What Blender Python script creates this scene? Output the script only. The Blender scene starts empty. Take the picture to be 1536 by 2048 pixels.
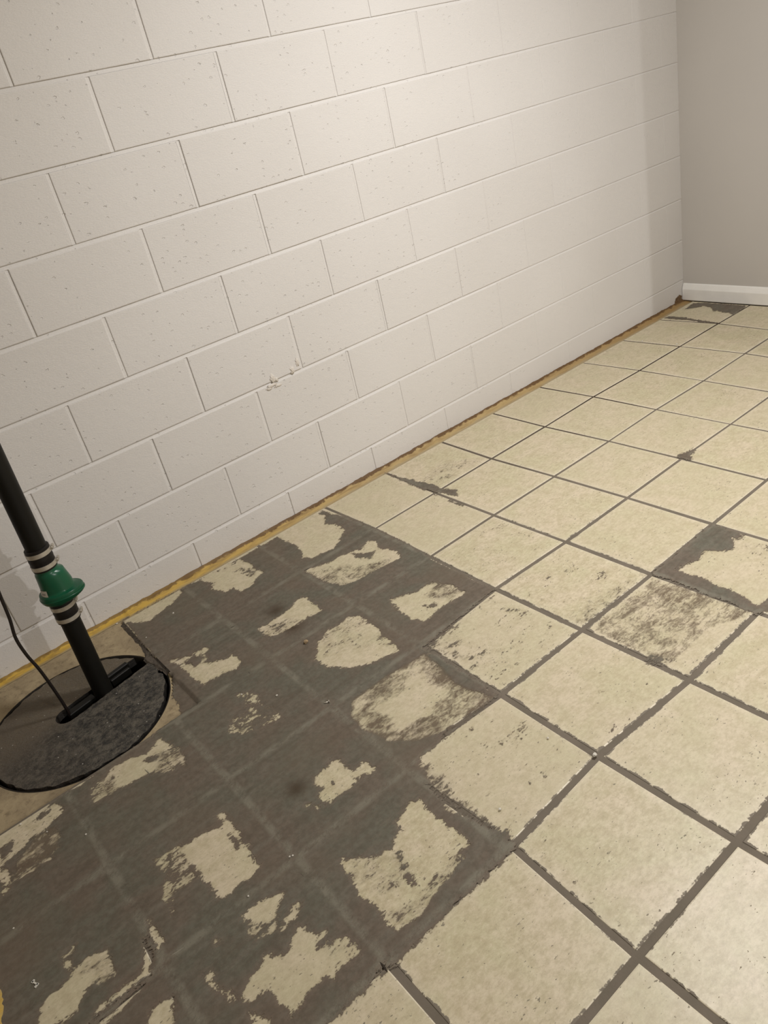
import bpy, bmesh, math, random
import numpy as np
from mathutils import Vector, Matrix
random.seed(4)
S = bpy.context.scene
COL = S.collection

# ---------------------------------------------------------------- camera
cam = bpy.data.cameras.new('camera')
cam.sensor_fit = 'HORIZONTAL'; cam.sensor_width = 36.0
cam.lens = 1552.46 / 1536 * 36.0
cam.clip_start = .02
co = bpy.data.objects.new('camera', cam); COL.objects.link(co)
RT = [[0.7591539, -0.6163743, -0.2092081], [-0.4497008, -0.2642863, -0.8531834], [0.4705895, 0.7417786, -0.4778180]]
m = Matrix(((RT[0][0], -RT[1][0], -RT[2][0], -0.5141), (RT[0][1], -RT[1][1], -RT[2][1], -2.3972),
            (RT[0][2], -RT[1][2], -RT[2][2], 1.3530), (0, 0, 0, 1)))
co.matrix_world = m
S.camera = co

# ---------------------------------------------------------------- world, lamps, exposure
S.view_settings.view_transform = 'Standard'; S.view_settings.look = 'None'
S.view_settings.gamma = 1; S.view_settings.use_curve_mapping = False
S.view_settings.exposure = 0.0
w = bpy.data.worlds.new('world'); S.world = w; w.use_nodes = True
w.node_tree.nodes['Background'].inputs[0].default_value = (1, .98, .96, 1)
w.node_tree.nodes['Background'].inputs[1].default_value = .05

def lamp(name, loc, r, watt, col):
    l = bpy.data.lights.new(name, 'AREA'); l.shape = 'DISK'; l.size = 2 * r; l.energy = watt; l.color = col
    o = bpy.data.objects.new(name, l); COL.objects.link(o); o.location = loc
    return o
lamp('ceiling_lamp', (1.45, -1.45, 2.30), .16, 49, (1, .985, .975))
lamp('far_ceiling_lamp', (.90, -5.2, 2.28), .04, 104, (1, .985, .975))

# ---------------------------------------------------------------- helpers
def nt(name, rough=.6, spec=.4):
    mt = bpy.data.materials.new(name); mt.use_nodes = True
    t = mt.node_tree; b = t.nodes['Principled BSDF']
    b.inputs['Roughness'].default_value = rough
    b.inputs['Specular IOR Level'].default_value = spec
    return mt, t, b
def node(t, kind, **k):
    n = t.nodes.new(kind)
    for a, v in k.items():
        if hasattr(n, a): setattr(n, a, v)
    return n
def lk(t, a, b): t.links.new(a, b)
def pos(t, scale=None, rot=None):
    g = node(t, 'ShaderNodeNewGeometry')
    if scale is None: return g.outputs['Position']
    mp = node(t, 'ShaderNodeMapping'); mp.inputs['Scale'].default_value = scale
    if rot: mp.inputs['Rotation'].default_value = rot
    lk(t, g.outputs['Position'], mp.inputs['Vector']); return mp.outputs[0]
def noise(t, vec, scale, detail=3, rough=.55, dist=0):
    n = node(t, 'ShaderNodeTexNoise'); n.inputs['Scale'].default_value = scale
    n.inputs['Detail'].default_value = detail; n.inputs['Roughness'].default_value = rough
    n.inputs['Distortion'].default_value = dist
    lk(t, vec, n.inputs['Vector']); return n.outputs['Fac']
def maprange(t, v, a, b, c=0, d=1, smooth=False):
    n = node(t, 'ShaderNodeMapRange'); n.clamp = True
    if smooth: n.interpolation_type = 'SMOOTHSTEP'
    for i, x in zip((1, 2, 3, 4), (a, b, c, d)): n.inputs[i].default_value = x
    lk(t, v, n.inputs[0]); return n.outputs[0]
def math_(t, op, a, b=None, c=None):
    n = node(t, 'ShaderNodeMath', operation=op)
    for i, v in enumerate((a, b, c)):
        if v is None: continue
        if isinstance(v, (int, float)): n.inputs[i].default_value = v
        else: lk(t, v, n.inputs[i])
    return n.outputs[0]
def mix(t, fac, a, b, mode='MIX'):
    n = node(t, 'ShaderNodeMix', data_type='RGBA', blend_type=mode)
    if isinstance(fac, (int, float)): n.inputs[0].default_value = fac
    else: lk(t, fac, n.inputs[0])
    for i, v in ((6, a), (7, b)):
        if isinstance(v, tuple): n.inputs[i].default_value = (*v, 1)
        else: lk(t, v, n.inputs[i])
    return n.outputs[2]
def bump(t, b, h, strength=.5, dist=.002, prev=None):
    n = node(t, 'ShaderNodeBump'); n.inputs['Strength'].default_value = strength
    n.inputs['Distance'].default_value = dist
    lk(t, h, n.inputs['Height'])
    if prev: lk(t, prev, n.inputs['Normal'])
    if b: lk(t, n.outputs[0], b.inputs['Normal'])
    return n.outputs[0]
def attr(t, name, kind='GEOMETRY'):
    n = node(t, 'ShaderNodeAttribute', attribute_name=name, attribute_type=kind)
    return n.outputs['Fac']
def xyz(t):
    n = node(t, 'ShaderNodeSeparateXYZ'); lk(t, pos(t), n.inputs[0]); return n.outputs

def obj(name, verts, faces, mat, parent=None, smooth=False, loc=(0, 0, 0)):
    me = bpy.data.meshes.new(name); me.from_pydata([tuple(v) for v in verts], [], [tuple(f) for f in faces]); me.update()
    if smooth: me.polygons.foreach_set('use_smooth', [True] * len(me.polygons))
    if mat: me.materials.append(mat)
    o = bpy.data.objects.new(name, me); COL.objects.link(o); o.location = loc
    if parent: o.parent = parent
    return o
def bmobj(name, bm, mat, parent=None, smooth=False, loc=(0, 0, 0)):
    me = bpy.data.meshes.new(name); bm.normal_update(); bm.to_mesh(me); bm.free()
    if smooth: me.polygons.foreach_set('use_smooth', [True] * len(me.polygons))
    me.materials.append(mat)
    o = bpy.data.objects.new(name, me); COL.objects.link(o); o.location = loc
    if parent: o.parent = parent
    return o
def empty(name, loc):
    o = bpy.data.objects.new(name, None); COL.objects.link(o); o.location = loc; o.empty_display_size = .05
    return o
def tag(o, label=None, cat=None, group=None, kind=None):
    if label: o['label'] = label
    if cat: o['category'] = cat
    if group: o['group'] = group
    if kind: o['kind'] = kind
    return o
def boxmesh(x0, x1, y0, y1, z0, z1):
    v = [(x, y, z) for x in (x0, x1) for y in (y0, y1) for z in (z0, z1)]
    f = [(0, 1, 3, 2), (4, 6, 7, 5), (0, 4, 5, 1), (2, 3, 7, 6), (0, 2, 6, 4), (1, 5, 7, 3)]
    return v, f
def vnoise(x, y, cell, seed, octaves=3):
    """smooth value noise on numpy arrays, about -1..1"""
    rs = np.random.RandomState(seed); g = rs.rand(257, 257) * 2 - 1
    out = 0; amp = 1; tot = 0
    for k in range(octaves):
        u = x / cell + 31.7 * k; v = y / cell + 17.3 * k
        iu = np.floor(u).astype(int); iv = np.floor(v).astype(int); fu = u - iu; fv = v - iv
        fu = fu * fu * (3 - 2 * fu); fv = fv * fv * (3 - 2 * fv)
        A = g[iu % 256, iv % 256]; B = g[(iu + 1) % 256, iv % 256]; C_ = g[iu % 256, (iv + 1) % 256]; D = g[(iu + 1) % 256, (iv + 1) % 256]
        out = out + amp * ((A * (1 - fu) + B * fu) * (1 - fv) + (C_ * (1 - fu) + D * fu) * fv)
        tot += amp; amp *= .5; cell = cell / 2
    return out / tot

# ---------------------------------------------------------------- survey of the place, in millimetres on the floor
COVER=[[[694,-72],[717,-220],[730,-360],[717,-658],[712,-821],[703,-968],[539,-978],[409,-988],[405,-1136],[396,-1280],[265,-1272],[141,-1272],[127,-1292],[158,-1333],[159,-1357],[124,-1333],[108,-1403],[117,-1471],[118,-1528],[118,-1567],[117,-1598],[97,-1595],[-72,-1594],[-210,-1596],[-229,-1589],[-355,-1594],[-544,-1592],[-734,-1591],[-930,-1456],[-937,-1069],[-860,-848],[-719,-796],[-697,-707],[-620,-691],[-549,-662],[-485,-667],[-425,-651],[-287,-660],[-187,-635],[-174,-578],[-175,-526],[-152,-463],[-140,-390],[-133,-344],[-131,-222],[-122,-77],[-121,-51],[14,-56],[208,-60],[415,-64]],[[1009,-1285],[1142,-1281],[1290,-1281],[1315,-1288],[1316,-1376],[1279,-1408],[1250,-1418],[1225,-1398],[1181,-1342],[1131,-1351],[1062,-1333],[1066,-1417],[1058,-1475],[1048,-1548],[1039,-1577],[1090,-1592],[1052,-1620],[1006,-1595],[1004,-1572],[1003,-1456],[1011,-1366]],[[1240,-1441],[1272,-1439],[1290,-1454],[1297,-1491],[1259,-1511],[1271,-1464],[1240,-1453]],[[1633,-952],[1713,-968],[1712,-990],[1666,-995],[1636,-1016],[1632,-986]],[[1020,-49],[1028,-141],[1041,-207],[1042,-236],[1068,-284],[1095,-307],[1082,-336],[1050,-356],[1069,-417],[1040,-452],[1028,-393],[1021,-355],[1008,-294],[1010,-192]],[[3039,-94],[3088,-92],[3134,-74],[3151,-158],[3151,-341],[3145,-368],[3077,-375],[3003,-378],[3034,-340],[3031,-325],[3026,-304],[3053,-267],[3038,-255],[3088,-209],[3102,-162],[3073,-137]],[[2896,-71],[2922,-80],[2927,-177],[2909,-222],[2894,-370],[2879,-375],[2887,-252],[2889,-167]],[[1934,-121],[1933,-169],[1934,-220],[1911,-235],[1907,-163]],[[1003,-369],[1002,-492],[1000,-545],[998,-496]]]
EXPOSED=[[[478,-70],[598,-58],[675,-71],[678,-101],[636,-166],[659,-182],[658,-268],[613,-298],[559,-332],[516,-321],[474,-320],[463,-284],[487,-237],[492,-175],[488,-112]],[[424,-361],[473,-382],[512,-399],[550,-393],[584,-406],[607,-425],[662,-403],[673,-426],[652,-480],[663,-513],[670,-547],[651,-587],[595,-569],[531,-559],[468,-552],[440,-535],[429,-503],[426,-440]],[[158,-65],[218,-66],[237,-95],[240,-63],[287,-78],[320,-82],[324,-235],[292,-248],[251,-272],[218,-272],[210,-228],[174,-224],[165,-179],[174,-124]],[[-128,-64],[-86,-56],[-7,-59],[89,-59],[81,-89],[48,-105],[27,-123],[-7,-129],[-40,-135],[-64,-147],[-98,-114]],[[147,-48],[319,-32],[487,-54],[701,-68],[686,-78],[479,-79],[322,-77],[162,-71],[83,-58]],[[150,-508],[182,-505],[224,-508],[255,-509],[281,-503],[306,-479],[326,-489],[333,-517],[333,-555],[323,-598],[300,-594],[279,-578],[245,-592],[221,-572],[186,-578],[159,-573],[149,-540]],[[-110,-405],[-75,-427],[-44,-432],[-1,-439],[0,-453],[-23,-459],[-21,-488],[-51,-502],[-13,-528],[12,-544],[30,-543],[36,-593],[12,-615],[-24,-600],[-51,-599],[-91,-592],[-97,-539],[-100,-478],[-107,-434]],[[230,-714],[250,-719],[283,-698],[319,-709],[354,-697],[375,-715],[374,-766],[367,-822],[355,-872],[350,-923],[345,-937],[307,-931],[272,-918],[237,-895],[212,-871],[185,-836],[180,-806],[181,-773],[211,-749]],[[487,-739],[529,-757],[561,-774],[611,-780],[629,-791],[632,-848],[641,-898],[586,-897],[530,-899],[471,-907],[474,-874],[461,-867],[472,-831],[463,-803]],[[-126,-821],[-108,-792],[-65,-761],[-36,-747],[-16,-736],[-17,-761],[-43,-768],[-65,-770],[-84,-822],[-65,-860],[-39,-869],[-15,-847],[-12,-888],[-40,-887],[-70,-877],[-100,-858],[-119,-839]],[[-66,-1127],[-50,-1124],[-25,-1123],[-5,-1116],[6,-1122],[11,-1139],[4,-1158],[9,-1186],[28,-1179],[46,-1176],[44,-1205],[49,-1223],[24,-1211],[-7,-1212],[-44,-1211],[-75,-1207],[-93,-1206],[-86,-1176],[-67,-1170],[-71,-1144]],[[-116,-1190],[-105,-1200],[-111,-1213],[-124,-1211]],[[-126,-1172],[-121,-1179],[-127,-1185]],[[-147,-1351],[-145,-1371],[-131,-1387],[-114,-1387],[-87,-1399],[-73,-1403],[-67,-1421],[-53,-1402],[-15,-1390],[-20,-1367],[6,-1358],[36,-1352],[56,-1368],[51,-1390],[53,-1430],[55,-1475],[58,-1501],[41,-1516],[7,-1517],[-33,-1531],[-66,-1533],[-95,-1541],[-127,-1553],[-164,-1547],[-175,-1520],[-164,-1489],[-170,-1451],[-165,-1418],[-159,-1384]],[[-382,-1045],[-357,-1054],[-329,-1059],[-307,-1065],[-291,-1076],[-279,-1036],[-268,-1033],[-267,-1056],[-272,-1104],[-275,-1140],[-266,-1162],[-285,-1195],[-280,-1212],[-279,-1234],[-294,-1238],[-328,-1234],[-357,-1235],[-383,-1224],[-380,-1189],[-382,-1146],[-385,-1103],[-382,-1063]],[[-366,-1300],[-354,-1301],[-329,-1300],[-311,-1302],[-299,-1312],[-283,-1317],[-278,-1325],[-292,-1331],[-308,-1347],[-315,-1358],[-336,-1363],[-346,-1349],[-350,-1336],[-354,-1321],[-363,-1311]],[[-323,-1383],[-272,-1359],[-271,-1370],[-286,-1381],[-301,-1381],[-314,-1386]],[[-441,-1438],[-421,-1427],[-394,-1410],[-366,-1401],[-353,-1419],[-342,-1430],[-331,-1431],[-315,-1411],[-296,-1400],[-287,-1411],[-287,-1433],[-278,-1451],[-261,-1453],[-273,-1462],[-288,-1457],[-292,-1471],[-277,-1484],[-257,-1483],[-244,-1490],[-241,-1511],[-240,-1534],[-264,-1529],[-281,-1524],[-292,-1523],[-307,-1534],[-314,-1520],[-340,-1523],[-359,-1526],[-399,-1531],[-396,-1506],[-391,-1480],[-391,-1461],[-409,-1455],[-429,-1460],[-438,-1451]],[[-435,-1303],[-426,-1301],[-418,-1319],[-431,-1316]],[[-479,-1349],[-461,-1351],[-468,-1375],[-465,-1395],[-454,-1416],[-448,-1431],[-460,-1427],[-471,-1402],[-481,-1374]],[[-449,-1475],[-443,-1483],[-425,-1517],[-425,-1534],[-446,-1507]],[[-710,-757],[-686,-741],[-673,-729],[-665,-693],[-637,-675],[-602,-675],[-573,-678],[-554,-673],[-547,-690],[-546,-716],[-570,-723],[-587,-739],[-619,-741],[-647,-745],[-673,-752],[-697,-752],[-711,-762]],[[-722,-760],[-712,-766],[-692,-802],[-681,-817],[-661,-817],[-648,-816],[-651,-831],[-665,-831],[-689,-827],[-703,-830],[-721,-840],[-721,-825],[-716,-813],[-728,-787]],[[-622,-817],[-604,-806],[-592,-793],[-579,-790],[-584,-812],[-596,-825],[-611,-828]],[[-745,-1199],[-735,-1172],[-712,-1155],[-685,-1155],[-660,-1151],[-633,-1144],[-603,-1150],[-596,-1152],[-602,-1184],[-610,-1213],[-619,-1188],[-628,-1201],[-637,-1209],[-648,-1201],[-663,-1216],[-679,-1229],[-698,-1229],[-713,-1230]],[[-533,-1189],[-528,-1195],[-531,-1220],[-538,-1246],[-557,-1263],[-579,-1266],[-610,-1268],[-642,-1266],[-677,-1267],[-662,-1258],[-645,-1249],[-619,-1256],[-601,-1246],[-587,-1250],[-566,-1254],[-548,-1241],[-536,-1214]],[[-512,-1163],[-506,-1195],[-503,-1222],[-512,-1233],[-516,-1209],[-516,-1185]],[[-661,-1281],[-625,-1281],[-598,-1282],[-572,-1282],[-576,-1286],[-598,-1287],[-626,-1288],[-655,-1289]],[[-600,-1354],[-580,-1339],[-559,-1331],[-539,-1339],[-547,-1363],[-563,-1391]],[[-464,-710],[-399,-687],[-350,-686],[-323,-711],[-291,-704],[-268,-681],[-267,-717],[-247,-773],[-272,-772],[-301,-790],[-350,-781],[-386,-773],[-437,-762],[-468,-765],[-474,-739]],[[147,-1060],[164,-1059],[207,-1047],[263,-1048],[306,-1032],[337,-1010],[354,-1032],[338,-1096],[342,-1161],[320,-1190],[268,-1198],[237,-1195],[201,-1185],[158,-1192],[140,-1169],[152,-1142],[153,-1100]],[[-671,-1099],[-658,-1098],[-647,-1095],[-651,-1102],[-665,-1105],[-663,-1137],[-668,-1127]]]
DARK=[[[576,-422],[624,-480],[594,-498],[569,-460]],[[-88,-453],[-51,-447],[-36,-461],[-38,-489],[-70,-495]],[[-67,-1424],[-56,-1427],[-63,-1448],[-72,-1472],[-85,-1500],[-88,-1494],[-85,-1468],[-77,-1444]],[[-46,-1163],[-39,-1168],[-44,-1176],[-50,-1170]],[[-291,-1103],[-283,-1117],[-282,-1144],[-290,-1151],[-293,-1131]],[[-601,-680],[-587,-681],[-566,-683],[-565,-687],[-584,-692],[-600,-689]],[[-335,-727],[-320,-722],[-300,-742],[-313,-753],[-333,-743]],[[526,-838],[556,-871],[552,-883],[532,-868]]]
SOFT=[[[[144,-985],[255,-987],[363,-1000],[391,-1004],[381,-1089],[363,-1158],[374,-1231],[390,-1279],[335,-1282],[243,-1271],[159,-1234],[115,-1180],[96,-1091],[104,-1038]],-0.0015,0.076],[[[121,-1289],[152,-1334],[175,-1418],[133,-1398],[105,-1385],[123,-1439],[116,-1496],[110,-1549],[132,-1575],[112,-1575],[72,-1420],[104,-1314]],-0.004,0.06],[[[-453,-1021],[-422,-1025],[-368,-1034],[-357,-1054],[-379,-1066],[-380,-1149],[-390,-1161],[-435,-1156],[-470,-1223],[-481,-1197],[-473,-1137],[-447,-1081]],-0.001,0.05],[[[-370,-1303],[-362,-1309],[-318,-1343],[-288,-1335],[-318,-1382],[-348,-1391],[-389,-1366],[-380,-1331]],0.0,0.05],[[[-289,-1471],[-257,-1483],[-239,-1516],[-264,-1529],[-296,-1519],[-295,-1493]],-0.006,0.05],[[[-71,-762],[-62,-812],[-51,-845],[-33,-867],[-52,-881],[-94,-848],[-111,-807]],-0.001,0.04],[[[-96,-447],[-48,-439],[-9,-454],[-32,-497],[-76,-498]],-0.001,0.04],[[[236,-57],[320,-92],[322,-232],[272,-236],[248,-111]],-0.006,0.04],[[[997,-1298],[1006,-1370],[1008,-1485],[1001,-1574],[980,-1578],[897,-1539],[804,-1540],[733,-1531],[710,-1484],[713,-1399],[719,-1293],[834,-1288],[917,-1297]],-0.006,0.085],[[[1287,-1350],[1290,-1412],[1291,-1468],[1241,-1495],[1240,-1441],[1239,-1399]],-0.008,0.05],[[[401,-984],[692,-968],[700,-1281],[404,-1276]],-0.0085,0.042],[[[393,-995],[485,-977],[533,-994],[448,-1069],[440,-1166],[420,-1098]],-0.004,0.05],[[[703,-683],[997,-672],[999,-980],[712,-959]],-0.0115,0.042],[[[718,-974],[801,-964],[879,-988],[881,-1069],[760,-1079],[704,-1053]],-0.009,0.06],[[[707,-974],[1003,-987],[1002,-1282],[713,-1275]],-0.0095,0.042],[[[393,-1290],[689,-1294],[698,-1588],[400,-1574]],-0.012,0.042],[[[138,-1287],[387,-1288],[385,-1572],[119,-1582]],-0.0095,0.042],[[[745,-1215],[832,-1219],[913,-1244],[1002,-1255],[1003,-1282],[884,-1283],[711,-1281],[720,-1212]],-0.008,0.06],[[[1217,-190],[1315,-319],[1313,-347],[1054,-365],[1048,-219]],-0.01,0.05],[[[103,-1602],[203,-1607],[381,-1588],[384,-1624],[277,-1618],[156,-1641],[121,-1881],[91,-1881],[98,-1749]],-0.0085,0.042],[[[712,-1442],[735,-1491],[741,-1541],[700,-1538],[686,-1477]],-0.004,0.05],[[[-43,-679],[-4,-744],[-7,-867],[-34,-898],[-118,-858],[-133,-822],[-79,-763]],0.003,0.04],[[[233,-717],[280,-702],[349,-703],[377,-750],[357,-858],[301,-871],[234,-816],[184,-801]],-0.0075,0.052],[[[368,-797],[358,-913],[346,-939],[327,-906],[349,-797]],-0.005,0.05],[[[423,-369],[486,-413],[553,-495],[651,-561],[594,-578],[500,-565],[440,-535],[424,-472]],-0.007,0.072],[[[617,-787],[648,-842],[640,-897],[592,-891],[556,-818]],-0.003,0.07],[[[151,-507],[215,-523],[276,-545],[247,-588],[177,-583],[142,-551]],-0.0055,0.055],[[[-147,-1356],[-91,-1403],[-54,-1424],[-63,-1482],[-118,-1500],[-159,-1456],[-163,-1404]],-0.0075,0.055],[[[-164,-1510],[-105,-1530],[-43,-1520],[32,-1520],[20,-1540],[-54,-1546],[-118,-1560],[-165,-1549]],-0.003,0.06],[[[-633,-1144],[-606,-1158],[-604,-1198],[-605,-1221],[-632,-1222],[-641,-1200],[-658,-1158]],-0.006,0.068],[[[-464,-710],[-405,-701],[-419,-756],[-445,-765],[-475,-751]],-0.006,0.068],[[[-300,-724],[-247,-765],[-254,-838],[-302,-837],[-330,-791]],-0.001,0.068],[[[-626,-738],[-572,-737],[-565,-779],[-587,-822],[-619,-837],[-654,-824],[-705,-829],[-676,-775]],0.006,0.072],[[[-295,-771],[-259,-855],[-307,-832]],0.003,0.04]]
SHIFT={(0,1):[11,-2],(1,1):[-5,-1],(2,1):[-11,2],(3,1):[-5,3],(4,1):[7,11],(5,1):[12,3],(6,1):[12,3],(7,1):[20,4],(0,2):[3,-1],(1,2):[-7,1],(2,2):[-4,0],(3,2):[2,0],(4,2):[2,6],(5,2):[8,-2],(6,2):[20,0],(0,3):[-3,8],(1,3):[-5,-1],(2,3):[0,-1],(3,3):[1,2],(0,4):[-1,-2],(1,4):[-6,-3],(2,4):[-3,0],(3,4):[-3,3],(0,5):[1,-6],(1,5):[1,-1],(-1,3):[2,-12],(-1,4):[-2,-2],(-1,5):[-5,10],(-1,6):[-6,1],(-2,3):[1,0],(-2,4):[-7,22],(-2,5):[14,-5],(-2,6):[1,2],(-2,2):[0,-15],(-2,1):[0,5],(-1,1):[4,-1],(-3,3):[0,-3],(-3,4):[18,8],(-4,3):[-1,-19],(-4,4):[-11,-3]}
RIDGES=[[[-202,-888],[-186,-897],[-170,-901]],[[-233,-1300],[-229,-1314],[-228,-1336]],[[54,-1261],[53,-1292],[52,-1299],[75,-1324],[99,-1351]],[[23,-656],[22,-686],[22,-718]],[[-233,-1555],[-227,-1569],[-229,-1597]],[[454,-593],[445,-617],[438,-638]],[[81,-920],[60,-950]],[[-473,-831],[-463,-831],[-445,-850]],[[60,-411],[82,-421],[125,-426]],[[-765,-978],[-755,-987],[-747,-1001]]]
SCRATCHES=[[[-240,-1194],[-239,-1223],[-250,-1250],[-276,-1264],[-297,-1258],[-319,-1238]],[[-647,-903],[-634,-933],[-629,-958]],[[-610,-980],[-582,-981],[-547,-981]],[[-526,-1038],[-526,-1067],[-528,-1093]],[[-352,-886],[-332,-869],[-304,-860]],[[125,-376],[189,-378],[288,-359]],[[104,-418],[101,-467],[100,-517]],[[-514,-1265],[-499,-1267],[-481,-1270]],[[-344,-759],[-341,-783]]]
SPOTS={"pebble":[202,-690],"screw":[101,-948],"chip":[387,-1570],"spacer":[-729,-1112],"crumbs":[[8,-179],[-109,-223],[-142,-40],[-218,-1264],[-334,-1273],[362,-1460],[24,-811],[-38,-724],[-595,-751],[-528,-837],[-637,-672],[2575,-163],[2587,-342],[-224,-1261],[-729,-952],[151,-1511]]}
STAINP=[[-114,-1119],[232,-471],[219,-589]]
OX, OY, TS, ANG = .71637, -.04963, .30754, -.00717     # tile lattice: origin, pitch, turn
CA, SA = math.cos(ANG), math.sin(ANG)
CUT_X, CUT_Y = -.130, -.650                            # tiles are cut away left of / behind these lines
XR = 3.175                                             # right wall
SLAB = -.0095
def lattice(a, b):
    gx, gy = a * TS, -b * TS
    dx, dy = SHIFT.get((a, b), (0, 0))
    return (OX + CA * gx - SA * gy + dx / 1000, OY + SA * gx + CA * gy + dy / 1000)

# ---------------------------------------------------------------- materials
def mat_block():
    mt, t, b = nt('painted_block', .58, .25)
    n1 = noise(t, pos(t), 1.5, 2)
    c = mix(t, maprange(t, n1, .3, .7), (.69, .665, .64), (.735, .712, .69))
    r = node(t, 'ShaderNodeObjectInfo').outputs['Random']
    c = mix(t, maprange(t, r, 0, 1, 0, .10), c, (.64, .61, .565))
    lk(t, c, b.inputs['Base Color'])
    vo = node(t, 'ShaderNodeTexVoronoi'); vo.inputs['Scale'].default_value = 42; vo.inputs['Randomness'].default_value = 1
    wob = node(t, 'ShaderNodeVectorMath', operation='ADD')
    nn = node(t, 'ShaderNodeTexNoise'); nn.inputs['Scale'].default_value = 130; lk(t, pos(t), nn.inputs['Vector'])
    sc = node(t, 'ShaderNodeVectorMath', operation='SCALE'); sc.inputs['Scale'].default_value = .012
    lk(t, nn.outputs['Color'], sc.inputs[0]); lk(t, pos(t, (1, 1, 1.5)), wob.inputs[0]); lk(t, sc.outputs[0], wob.inputs[1])
    lk(t, wob.outputs[0], vo.inputs['Vector'])
    sx = node(t, 'ShaderNodeSeparateColor'); lk(t, vo.outputs['Color'], sx.inputs[0])
    size = maprange(t, sx.outputs[0], .35, 1, .0, .25)
    pit = math_(t, 'SUBTRACT', 1, maprange(t, math_(t, 'SUBTRACT', size, vo.outputs['Distance']), 0, .06, 0, 1, True))
    patch = maprange(t, noise(t, pos(t), 7, 2), .46, .62)
    wx = maprange(t, xyz(t)[0], .9, 2.2, 1, .22)
    pit = math_(t, 'ADD', math_(t, 'MULTIPLY', math_(t, 'SUBTRACT', pit, 1), math_(t, 'MULTIPLY', wx, maprange(t, patch, 0, 1, .45, 1))), 1)
    fine = math_(t, 'ADD', math_(t, 'MULTIPLY', noise(t, pos(t, (1, 1, 2.2)), 150, 3, .65), .34), math_(t, 'MULTIPLY', noise(t, pos(t), 35, 2), .25))
    h = math_(t, 'ADD', math_(t, 'MULTIPLY', pit, 1.0), fine)
    bump(t, b, h, .85, .0030)
    return mt
def mat_plain(name, col, rough=.5, spec=.4, var=.0, sc=8, bs=0, bscale=120, metal=0):
    mt, t, b = nt(name, rough, spec)
    if var:
        c = mix(t, maprange(t, noise(t, pos(t), sc, 4), .3, .7), col, tuple(x * (1 - var) for x in col))
        lk(t, c, b.inputs['Base Color'])
    else: b.inputs['Base Color'].default_value = (*col, 1)
    b.inputs['Metallic'].default_value = metal
    if bs: bump(t, b, noise(t, pos(t), bscale, 4, .6), bs, .001)
    return mt
def mortar_colour(t):
    n = noise(t, pos(t), 5, 5, .6, .4); n2 = noise(t, pos(t, (30, 95, 30)), 1, 5, .6, .6)
    c = mix(t, maprange(t, n, .43, .57), (.150, .119, .090), (.132, .125, .094))
    n5 = noise(t, pos(t, (4.5, 42, 4), (0, 0, .10)), 1, 4, .6, .5)
    c = mix(t, maprange(t, n5, .48, .66, 0, .55), c, (.172, .155, .122))
    c = mix(t, maprange(t, n5, .46, .34, 0, .40), c, (.100, .082, .060))
    c = mix(t, maprange(t, n2, .45, .68, 0, .55), c, (.155, .128, .097))
    n3 = noise(t, pos(t), 70, 4, .7)
    c = mix(t, maprange(t, n3, .40, .62, 0, .45), c, (.082, .066, .047))
    return c
def mat_tile():
    mt, t, b = nt('beige_tile', .42, .42)
    n = noise(t, pos(t), 7, 5, .62, .3); n2 = noise(t, pos(t), 30, 5, .68)
    c = mix(t, maprange(t, n, .40, .60), (.60, .515, .375), (.535, .485, .318))
    c = mix(t, maprange(t, n2, .44, .64, 0, .8), c, (.455, .390, .250))
    n3 = noise(t, pos(t, (70, 110, 70)), 1, 5, .75)
    c = mix(t, maprange(t, n3, .48, .66, 0, .62), c, (.375, .315, .20))
    c = mix(t, maprange(t, n3, .46, .34, 0, .5), c, (.68, .60, .45))
    lp = math_(t, 'MULTIPLY', attr(t, 'lip'), .62)
    c = mix(t, lp, c, (.86, .79, .66))  # paler glaze along the rim, with the light the edge catches painted in
    r = node(t, 'ShaderNodeObjectInfo').outputs['Random']
    c = mix(t, maprange(t, r, 0, 1, 0, .35), c, (.53, .465, .33))
    # traffic grime creeping in from the joints
    e = attr(t, 'edge'); g = attr(t, 'grime', 'OBJECT')
    nz = noise(t, pos(t), 26, 5, .72); nf = noise(t, pos(t), 160, 3, .6)
    g = math_(t, 'MULTIPLY', g, attr(t, 'side'))
    v = math_(t, 'SUBTRACT', math_(t, 'ADD', g, math_(t, 'MULTIPLY', math_(t, 'SUBTRACT', nz, .57), math_(t, 'MULTIPLY', g, 7))), math_(t, 'MULTIPLY', e, .022))
    v = math_(t, 'ADD', v, math_(t, 'MULTIPLY', math_(t, 'SUBTRACT', nf, .5), .004))
    v = math_(t, 'SUBTRACT', v, .0011)
    gf = maprange(t, v, -.0002, .0012, 0, .93)
    # pin specks
    sp = noise(t, pos(t, (1, 1.8, 1)), 95, 3, .55)
    cl = noise(t, pos(t), 9, 2)
    spk = maprange(t, math_(t, 'ADD', sp, math_(t, 'MULTIPLY', cl, .30)), .825, .85, 0, .75)
    f = math_(t, 'MAXIMUM', gf, spk)
    c = mix(t, f, c, mix(t, gf, mortar_colour(t), (.160, .134, .104)))
    lk(t, c, b.inputs['Base Color'])
    lk(t, maprange(t, f, 0, 1, .40, .75), b.inputs['Roughness'])
    bump(t, b, math_(t, 'ADD', noise(t, pos(t), 34, 5, .6), math_(t, 'MULTIPLY', noise(t, pos(t), 260, 2), .12)), .16, .0022)
    return mt
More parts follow.
